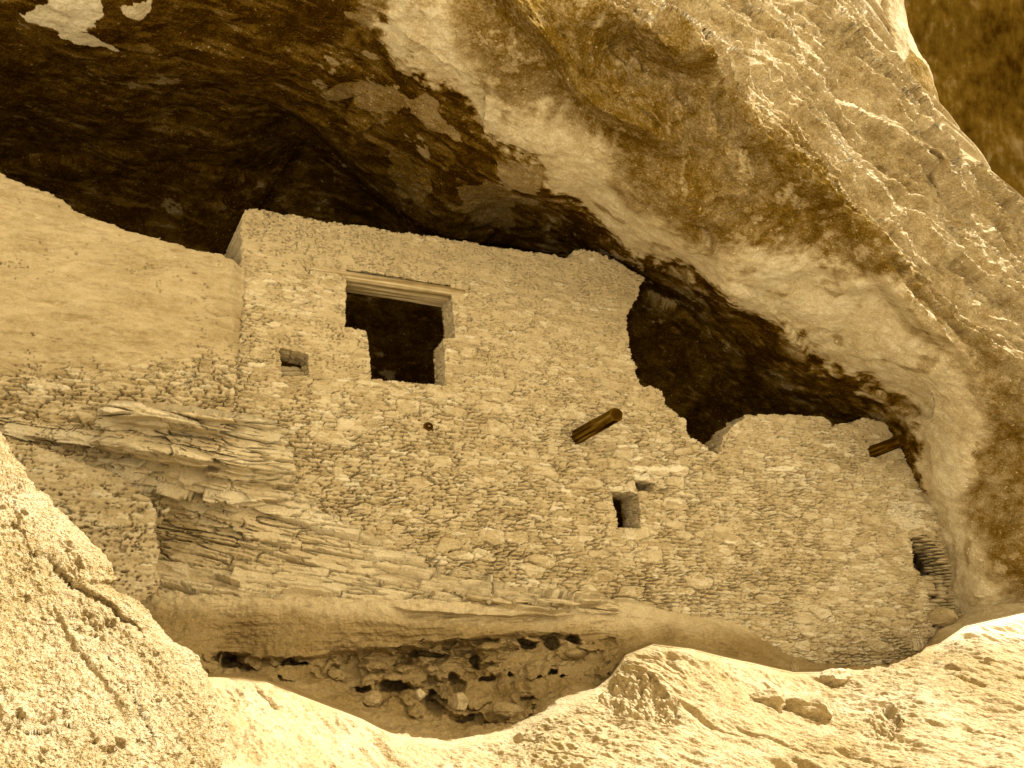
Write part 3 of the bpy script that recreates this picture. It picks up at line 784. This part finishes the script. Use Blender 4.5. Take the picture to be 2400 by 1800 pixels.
# ------------------------------------------------------------------ boulder at the lower left
BS = np.array([(850,-60),(950,-30),(1010,0),(1110,62),(1190,130),(1260,205),(1300,243),(1322,266),(1345,272),(1358,268),(1368,254),(1385,272),(1410,325),(1450,365),(1505,405),(1530,445),(1560,472),(1590,482),(1620,498),(1660,512),(1720,535),(1760,548),(1800,560),(1900,590),(2300,640)], float)
tps_b = TPS([(-900,900,5.6),(-900,1500,4.4),(-900,2200,3.2),(0,1010,5.15),(130,1190,5.1),(262,1340,5.1),(400,1505,5.1),(482,1590,5.1),(560,1800,5.0),(620,2200,4.2),
             (0,1200,4.8),(0,1500,4.4),(0,1800,4.0),(200,1450,4.9),(200,1650,4.5),(350,1600,4.9),(400,1750,4.7),(0,2200,3.3),(300,2200,3.6)], .001)
def boulder():
    py = rows_of((850, 1000, 30), (1000, 1815, 420), (1815, 2300, 40))
    sil = np.interp(py, BS[:, 0], BS[:, 1]) + 4 * vnoise(pt3(py / 22, py * 0, 1.)) + 2.5 * vnoise(pt3(py / 8, py * 0, 4.))
    u = np.concatenate([np.linspace(-900, -15, 40, endpoint=False), np.linspace(0, 1, 330)])
    PX = np.empty((len(py), len(u))); PX[:, :40] = u[:40]
    lo = np.minimum(-15, sil - 60)
    PX[:, :40] = -900 + (lo[:, None] + 900) * np.linspace(0, 1, 40, endpoint=False)
    PX[:, 40:] = lo[:, None] + (sil - lo)[:, None] * u[40:]
    PY = np.repeat(py[:, None], len(u), 1)
    Y = tps_b(PX, PY)
    wx = PX + 12 * fbm(pt3(PX / 60, PY / 60, 2.), 3); wy = PY + 12 * fbm(pt3(PX / 60, PY / 60, 7.), 3)
    for line, amp, w, dec in (([(300,1640),(330,1700),(350,1740)], .12, 10, 70), ([(140,1440),(200,1520),(260,1560)], .05, 10, 70), ([(40,1730),(120,1720),(250,1700)], .05, 8, 50), ([(60,1290),(170,1370),(270,1440),(350,1500)], .06, 14, 90)):
        d, r = pdist(wx, wy, line)
        Y += amp * sstep(0, w, np.abs(d)) * 0 + amp * sstep(w, 0, np.abs(d)) * sstep(0, .1, r) * sstep(1, .9, r)
    k = np.clip(1 - (sil[:, None] - PX) / 90, 0, 1)
    Y = Y + .16 * (1 - np.sqrt(np.maximum(1 - k * k, 0)))
    P = at(PX, PY, Y)
    n = normals(P); n *= -np.sign(n[..., 1:2] + 1e-9)
    pit = fbm(P * 11 + 3, 4, .6)
    h = .10 * fbm(P * 1.3, 3) + .035 * fbm(P * 5, 5, .55) + .018 * fbm(P * 34, 3, .65) - .035 * sstep(.32, .55, pit) + .022 * fbm(P * 14, 4, .65)
    g = P @ np.array([.75, -.2, -.63]); Qb = P - .8 * g[..., None] * np.array([.75, -.2, -.63])
    h += .035 * fbm(Qb * 6, 4, .6, ridged=True) - .06 * sstep(.70, .92, fbm(Qb * 1.6 + 9, 3, .5, ridged=True)) * (fbm(P * 1.3 + 4, 2) > 0)
    P = P + n * (h * (1 - .5 * k))[..., None]
    med = fbm(P * 3, 4)
    tone = .545 + .07 * med + .06 * fbm(P * 1.2, 3)
    last = P[:, -1]
    back = [last + np.stack([last[:, 0] * .05 - .03 * q, np.full(len(py), .2), np.full(len(py), -.05 * q)], -1) * q for q in range(1, 12)]
    P = np.concatenate([P, np.stack(back, 1)], 1); tone = np.concatenate([tone, np.repeat(tone[:, -1:], 11, 1)], 1)
    o = grid_object('boulder', P, M_BOULDER, {'tone': tone}, base=(-2.2, 5, 1.0))
    tag(o, 'huge pale sunlit boulder in front of the low infill wall', 'boulder')
boulder()

# ------------------------------------------------------------------ far canyon side and the fin behind the nose
def far():
    px = np.linspace(1500, 3400, 260); py = np.linspace(-900, 1500, 260)
    PX, PY = np.meshgrid(px, py)
    Y = 34 + .004 * (PX - 2000) + .006 * (PY - 300)
    P = at(PX, PY, Y)
    h = 1.2 * fbm(P * .12, 4) + .35 * fbm(P * np.array([.5, .5, .2]), 5, .6)
    P[..., 1] -= h
    tone = .36 + .09 * fbm(P * .15, 4) + .06 * fbm(P * .8, 4)
    o = grid_object('canyon_wall', P, M_FAR, {'tone': tone}, base=(20, 34, 0))
    tag(o, kind='structure')
far()

def fin():
    """second rib of rock just behind the nose"""
    py = np.linspace(-700, 520, 330)
    xr = np.interp(py, [-700,-200,0,40,75,110,150,190,225,255,300,520],[2040,2090,2108,2118,2132,2152,2172,2186,2186,2176,2172,2215]) + 4 * vnoise(pt3(py / 25, py * 0, 8.))
    u = np.linspace(0, 1, 170)
    PX = 1820 + (xr[:, None] - 1820) * u; PY = np.repeat(py[:, None], len(u), 1)
    Y = 11.9 + .0022 * (PX - 2000) - .0004 * PY
    d, r = pdist(PX + 8 * fbm(pt3(PX / 40, PY / 40, 1.), 3), PY, [(2075,-700),(2080,0),(2100,120),(2096,230),(2110,330)])
    Y -= .5 * np.exp(-(d / 26.0) ** 2)
    k = np.clip(1 - (xr[:, None] - PX) / 60, 0, 1)
    Y += .6 * (1 - np.sqrt(np.maximum(1 - k * k, 0)))
    P = at(PX, PY, Y)
    h = .10 * fbm(P * 1.5, 4) + .03 * fbm(P * 7, 4, .6)
    P[..., 1] -= h
    med = fbm(P * 2.5, 4)
    tone = .67 + .12 * med + .08 * fbm(P * 8, 4)
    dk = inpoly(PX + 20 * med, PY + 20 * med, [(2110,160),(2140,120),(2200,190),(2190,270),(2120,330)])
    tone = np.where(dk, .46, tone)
    last = P[:, -1]
    back = [last + np.stack([last[:, 0] * .03 - .02 * q, np.full(len(py), .3), np.zeros(len(py))], -1) * q for q in range(1, 10)]
    P = np.concatenate([P, np.stack(back, 1)], 1); tone = np.concatenate([tone, np.repeat(tone[:, -1:], 9, 1)], 1)
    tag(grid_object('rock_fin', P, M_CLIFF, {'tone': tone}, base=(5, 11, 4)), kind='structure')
fin()

# ------------------------------------------------------------------ timber in the facade
def wall_point(px, py, off=0.0):
    return at(px, py, wallY(px, py, 0)) + NDIR * off

def log(name, a, b, r0, r1, parent, seed, tone=.34, flat=1.0, n=40, m=26, endtone=None):
    a = np.array(a, float); b = np.array(b, float)
    d = b - a; L = np.linalg.norm(d); d /= L
    up = np.array([0, 0, 1.0]); sd = np.cross(d, up); sd /= np.linalg.norm(sd); up = np.cross(sd, d)
    t = np.linspace(0, 1, n); th = np.linspace(0, 2 * np.pi, m, endpoint=False)
    T, A = np.meshgrid(t, th, indexing='ij')
    g = vnoise(pt3(np.cos(A) * 2.3 + seed, np.sin(A) * 2.3, T * 1.2)) * .035 + vnoise(pt3(np.cos(A) * 6 + seed, np.sin(A) * 6, T * 2.0)) * .035 + vnoise(pt3(np.cos(A) * 14, np.sin(A) * 14 + seed, T * 5)) * .035
    R = (r0 + (r1 - r0) * T) * (1 + g)
    bend = .02 * np.sin(T * 3 + seed)
    V = a + d * (T * L)[..., None] + sd * (np.cos(A) * R + bend)[..., None] + up * (np.sin(A) * R * flat)[..., None]
    V = V.reshape(-1, 3); tn = (tone + .6 * g + .22 * vnoise(pt3(np.cos(A) * 9 + seed, np.sin(A) * 9, T * 2.2)) + .12 * vnoise(pt3(np.cos(A) * 22 + seed, np.sin(A) * 22, T * 5))).ravel()
    F = []
    for i in range(n - 1):
        j = np.arange(m); k = (j + 1) % m
        F.append(np.stack([i * m + j, i * m + k, (i + 1) * m + k, (i + 1) * m + j], -1))
    off = len(V)
    VV = [V]; TT = [tn]
    for e, (ring0, sgn) in enumerate(((0, -1), ((n - 1) * m, 1))):
        c = V[ring0:ring0 + m].mean(0)
        prev = np.arange(ring0, ring0 + m)
        for q, (f, dp) in enumerate(((.9, .006), (.6, .002), (.3, -.004), (.04, -.008))):
            rg = c + (V[ring0:ring0 + m] - c) * f + d * sgn * dp
            VV.append(rg); TT.append(np.full(m, (endtone if endtone is not None else tone) * (1.25 if q == 0 else .85)))
            cur = np.arange(off, off + m); off += m
            j = np.arange(m); k = (j + 1) % m
            F.append(np.stack([prev[j], prev[k], cur[k], cur[j]], -1) if sgn > 0 else np.stack([prev[k], prev[j], cur[j], cur[k]], -1))
            prev = cur
    return mesh_object(name, np.concatenate(VV), np.concatenate(F), M_WOOD, {'tone': np.concatenate(TT)}, parent=parent)

b1 = wall_point(1358, 1024)
log('roof_beam', b1 - NDIR * .3, b1 + NDIR * .98 + np.array([0, 0, .02]), .098, .090, front_wall, 1.0, tone=.20)['label'] = 'thick round beam stub sticking out below the broken edge'
b2 = wall_point(2043, 1060)
log('roof_beam', b2 - NDIR * .3, b2 + NDIR * .62 + np.array([0, 0, .03]), .095, .092, front_wall, 4.0, tone=.18)['label'] = 'short dark beam stub touching the cliff'
b3 = wall_point(1001, 1001)
log('roof_beam', b3 - NDIR * .3, b3 + NDIR * .03, .062, .058, front_wall, 7.0, tone=.2)['label'] = 'sawn end of a small beam flush with the masonry'
da = wall_point(812, 633); db_ = wall_point(1056, 669)
dz = (da[2] + db_[2]) / 2
for i, (dep, r, dzz) in enumerate(((.075, .072, -.070), (.205, .066, -.066), (.325, .062, -.060), (.43, .060, -.056))):
    A = da - TDIR * (.62 if i == 0 else .2); B = db_ + TDIR * .2
    A[2] = da[2] + dzz + .012; B[2] = db_[2] + dzz
    log('lintel', A - NDIR * dep, B - NDIR * dep, r, r * .95, front_wall, 11.0 + 3 * i, tone=.70, n=60)

# ------------------------------------------------------------------ loose stones
def ico(sub=4):
    import bmesh
    bm = bmesh.new(); bmesh.ops.create_icosphere(bm, subdivisions=sub, radius=1.0)
    V = np.array([v.co[:] for v in bm.verts]); F = np.array([[v.index for v in f.verts] for f in bm.faces]); bm.free()
    return V, F
IV, IF = ico(5)
def stone(name, c, rad, seed, mat, tone, rough=.22, facet=0.0, rotz=0.0, parent=None):
    V = IV.copy()
    if facet:
        r2 = np.random.default_rng(int(seed * 100))
        for _ in range(14):
            nrm = r2.normal(size=3); nrm /= np.linalg.norm(nrm); lim = .55 + .3 * r2.random()
            dd = V @ nrm; V = V - np.maximum(dd - lim, 0)[:, None] * nrm * facet
    f = 1 + rough * fbm(IV * 1.3 + seed * 3.1, 3) + .14 * fbm(IV * 3.5 + seed, 5, .6)
    V = V * f[:, None] * np.array(rad)
    cz, sz = math.cos(rotz), math.sin(rotz)
    V = np.stack([V[:, 0] * cz - V[:, 1] * sz, V[:, 0] * sz + V[:, 1] * cz, V[:, 2]], -1) + np.array(c)
    return mesh_object(name, V, IF, mat, {'tone': np.full(len(V), tone) + .06 * fbm(V * 6, 3) + .06 * fbm(V * 25, 3)}, parent=parent)

def gp(px, py, off=0.0):
    return at(px, py, float(tps_g(px, py)) - off)

# low rubble wall filling the gap under the ledge
RUBBLE = [(-100,1000),(60,1035),(130,1062),(200,1088),(270,1108),(300,1130),(352,1166),(372,1205),(362,1240),(376,1290),(366,1330),(384,1372),(340,1412),(150,1450),(-100,1420)]
def rubble_relief(S, Z, px, py):
    return masonry(S, Z, px, py, .25 + .3 * fbm(pt3(S * 1.2, Z * 1.5, 3.0), 3), 9)
rw = wall('rubble_wall', -8.0, -3.0, 1.4, 5.2, .011, .30, RUBBLE, [], rubble_relief, lambda S, Z: -NDIR * .5 + 0 * S[..., None], M_WALL, (-4.6, 7.8, 1.6))
tag(rw, 'low stone infill wall under the rock ledge beside the boulder', 'wall', kind='thing')

# blocking stones in the narrow doorway and in the square niche: pieces of the facade
def pile(name, items, parent, mat, seed):
    IV, IF = ico(3)
    V = []; F = []; tn = []; n = 0
    for k, (c, r, rz) in enumerate(items):
        f = 1 + .25 * fbm(IV * 1.4 + seed + k * 2.7, 3)
        v = IV * f[:, None]
        v = np.sign(v) * np.abs(v) ** .75
        v = v * np.array(r)
        cz, sz = math.cos(rz), math.sin(rz)
        v = np.stack([v[:, 0] * cz - v[:, 1] * sz, v[:, 0] * sz + v[:, 1] * cz, v[:, 2]], -1) + np.array(c)
        V.append(v); F.append(IF + n); n += len(v); tn.append(np.full(len(v), .76 + .10 * ((k * 37) % 11) / 11))
    return mesh_object(name, np.concatenate(V), np.concatenate(F), mat, {'tone': np.concatenate(tn)}, parent=parent)
items = []
r3 = np.random.default_rng(5)
for py_ in np.arange(1352, 1475, 9):
    for px_ in np.arange(2150, 2250, 26):
        if py_ > 1440 and px_ > 2225: continue
        items.append((wall_point(px_ + r3.uniform(-8, 8), py_, -.24 + r3.uniform(-.06, .06)), (.11 + .05 * r3.random(), .10, .028 + .02 * r3.random()), TH + r3.uniform(-.2, .2)))
pile('rubble_fill', items, front_wall, M_WALL, 3.0)
items = []
for py_ in np.arange(843, 892, 12):
    for px_ in np.arange(655, 735, 24):
        items.append((wall_point(px_ + r3.uniform(-7, 7), py_, -.37 + r3.uniform(-.03, .03)), (.075 + .03 * r3.random(), .07, .03 + .012 * r3.random()), TH))
pile('niche_fill', items, front_wall, M_WALL, 8.0)

items = []
jl = np.array([(1254,2160),(1300,2212),(1350,2238),(1420,2246)], float)
for k, py_ in enumerate(np.arange(1258, 1424, 7.5)):
    xr = np.interp(py_, jl[:, 0], jl[:, 1])
    for dep in (.06, .20, .33):
        items.append((wall_point(xr + r3.uniform(-3, 3), py_ + r3.uniform(-1, 1), -dep), (.08 + .10 * r3.random(), .085, .010 + .018 * r3.random()), TH + r3.uniform(-.3, .3)))
pile('jamb_stones', items, front_wall, M_WALL, 12.0)
# stones lying or standing loose
STONES = [
 ('stone', (1075,1652,.10), (.105,.09,.115), 2.3, 1.0, .66, 'angular pointed stone lying in the shaded hollow', 'stone'),
 ('stone', (1192,1668,.06), (.20,.16,.10), 5.1, .5, .60, 'largest rounded stone in the shaded hollow, beside the pointed one', 'stone'),
 ('stone', (870,1642,.03), (.15,.13,.09), 7.7, .6, .60, 'rounded hump of stone beside the dark hole in the shaded hollow', 'stone'),
 ('stone', (985,1628,.12), (.055,.05,.06), 9.4, .5, .80, 'small white stone stuck upright in the eroded bank', 'stone'),
 ('stone', (1863,1572,.05), (.05,.05,.16), 3.7, 1.0, .60, 'thin pointed stone standing upright at the shadow edge', 'stone'),
 ('stone', (1797,1646,.06), (.20,.22,.16), 4.2, .9, .58, 'smaller of the two sunlit blocks by the dry grass', 'rock'),
 ('stone', (1880,1660,.06), (.36,.34,.19), 6.6, .9, .58, 'larger of the two sunlit blocks by the dry grass', 'rock'),
 ('stone', (2212,1448,.30), (.24,.18,.15), 8.8, 1.0, .70, 'wedge shaped stone at the foot of the narrow doorway', 'stone'),
 ('stone', (2280,1412,.10), (.11,.10,.08), 1.9, .8, .86, 'small pale stone where the masonry meets the cliff', 'stone'),
 ('stone', (1955,1588,.10), (.22,.16,.10), 7.1, .9, .62, 'flat sunlit stone at the foot of the facade', 'stone'),
]
for nm, (x, y, o_), rad, sd, fc, tn, lab, cat in STONES:
    st = stone(nm, gp(x, y, o_), rad, sd, M_GROUND, tn, facet=fc, rotz=sd)
    tag(st, lab, cat, group='loose stones on the bedrock')

def tuft(px, py, n, hgt, seed, label):
    r = np.random.default_rng(seed); c = gp(px, py, .12)
    V = []; F = []; k = 0
    for _ in range(n):
        a = r.uniform(0, 6.28); lean = r.uniform(.1, 1.1); L = hgt * r.uniform(.4, 1.0); w = .0035
        b = c + np.array([r.normal() * .05, r.normal() * .05, -.03])
        d = np.array([math.cos(a), math.sin(a), 0]); sd = np.array([-d[1], d[0], 0])
        for q in range(6):
            t = q / 5
            p = b + np.array([0, 0, 1.0]) * L * (t - .25 * lean * t * t) + d * L * lean * .7 * t * t
            V += [p - sd * w * (1 - .8 * t), p + sd * w * (1 - .8 * t)]
            if q: F.append([k + 2 * q - 2, k + 2 * q - 1, k + 2 * q + 1, k + 2 * q])
        k += 12
    o = mesh_object('dry_grass', np.array(V), np.array(F), M_GRASS, {'tone': np.full(len(V), .9)}, base=c)
    tag(o, label, 'grass', group='dry weeds on the bedrock', kind='thing')
M_GRASS = rock_material('dry_straw', [((20,) * 3, 2, .08)], [], rough=.8)
tuft(1902, 1668, 70, .30, 3, 'dry straw coloured tuft growing beside the larger sunlit block')
tuft(1950, 1672, 40, .22, 4, 'short sparse dry tuft on bare rock away from the sunlit blocks')
tuft(2152, 1518, 45, .34, 5, 'pale dry weed at the corner foot of the facade')
print('done', time.time() - T_START)
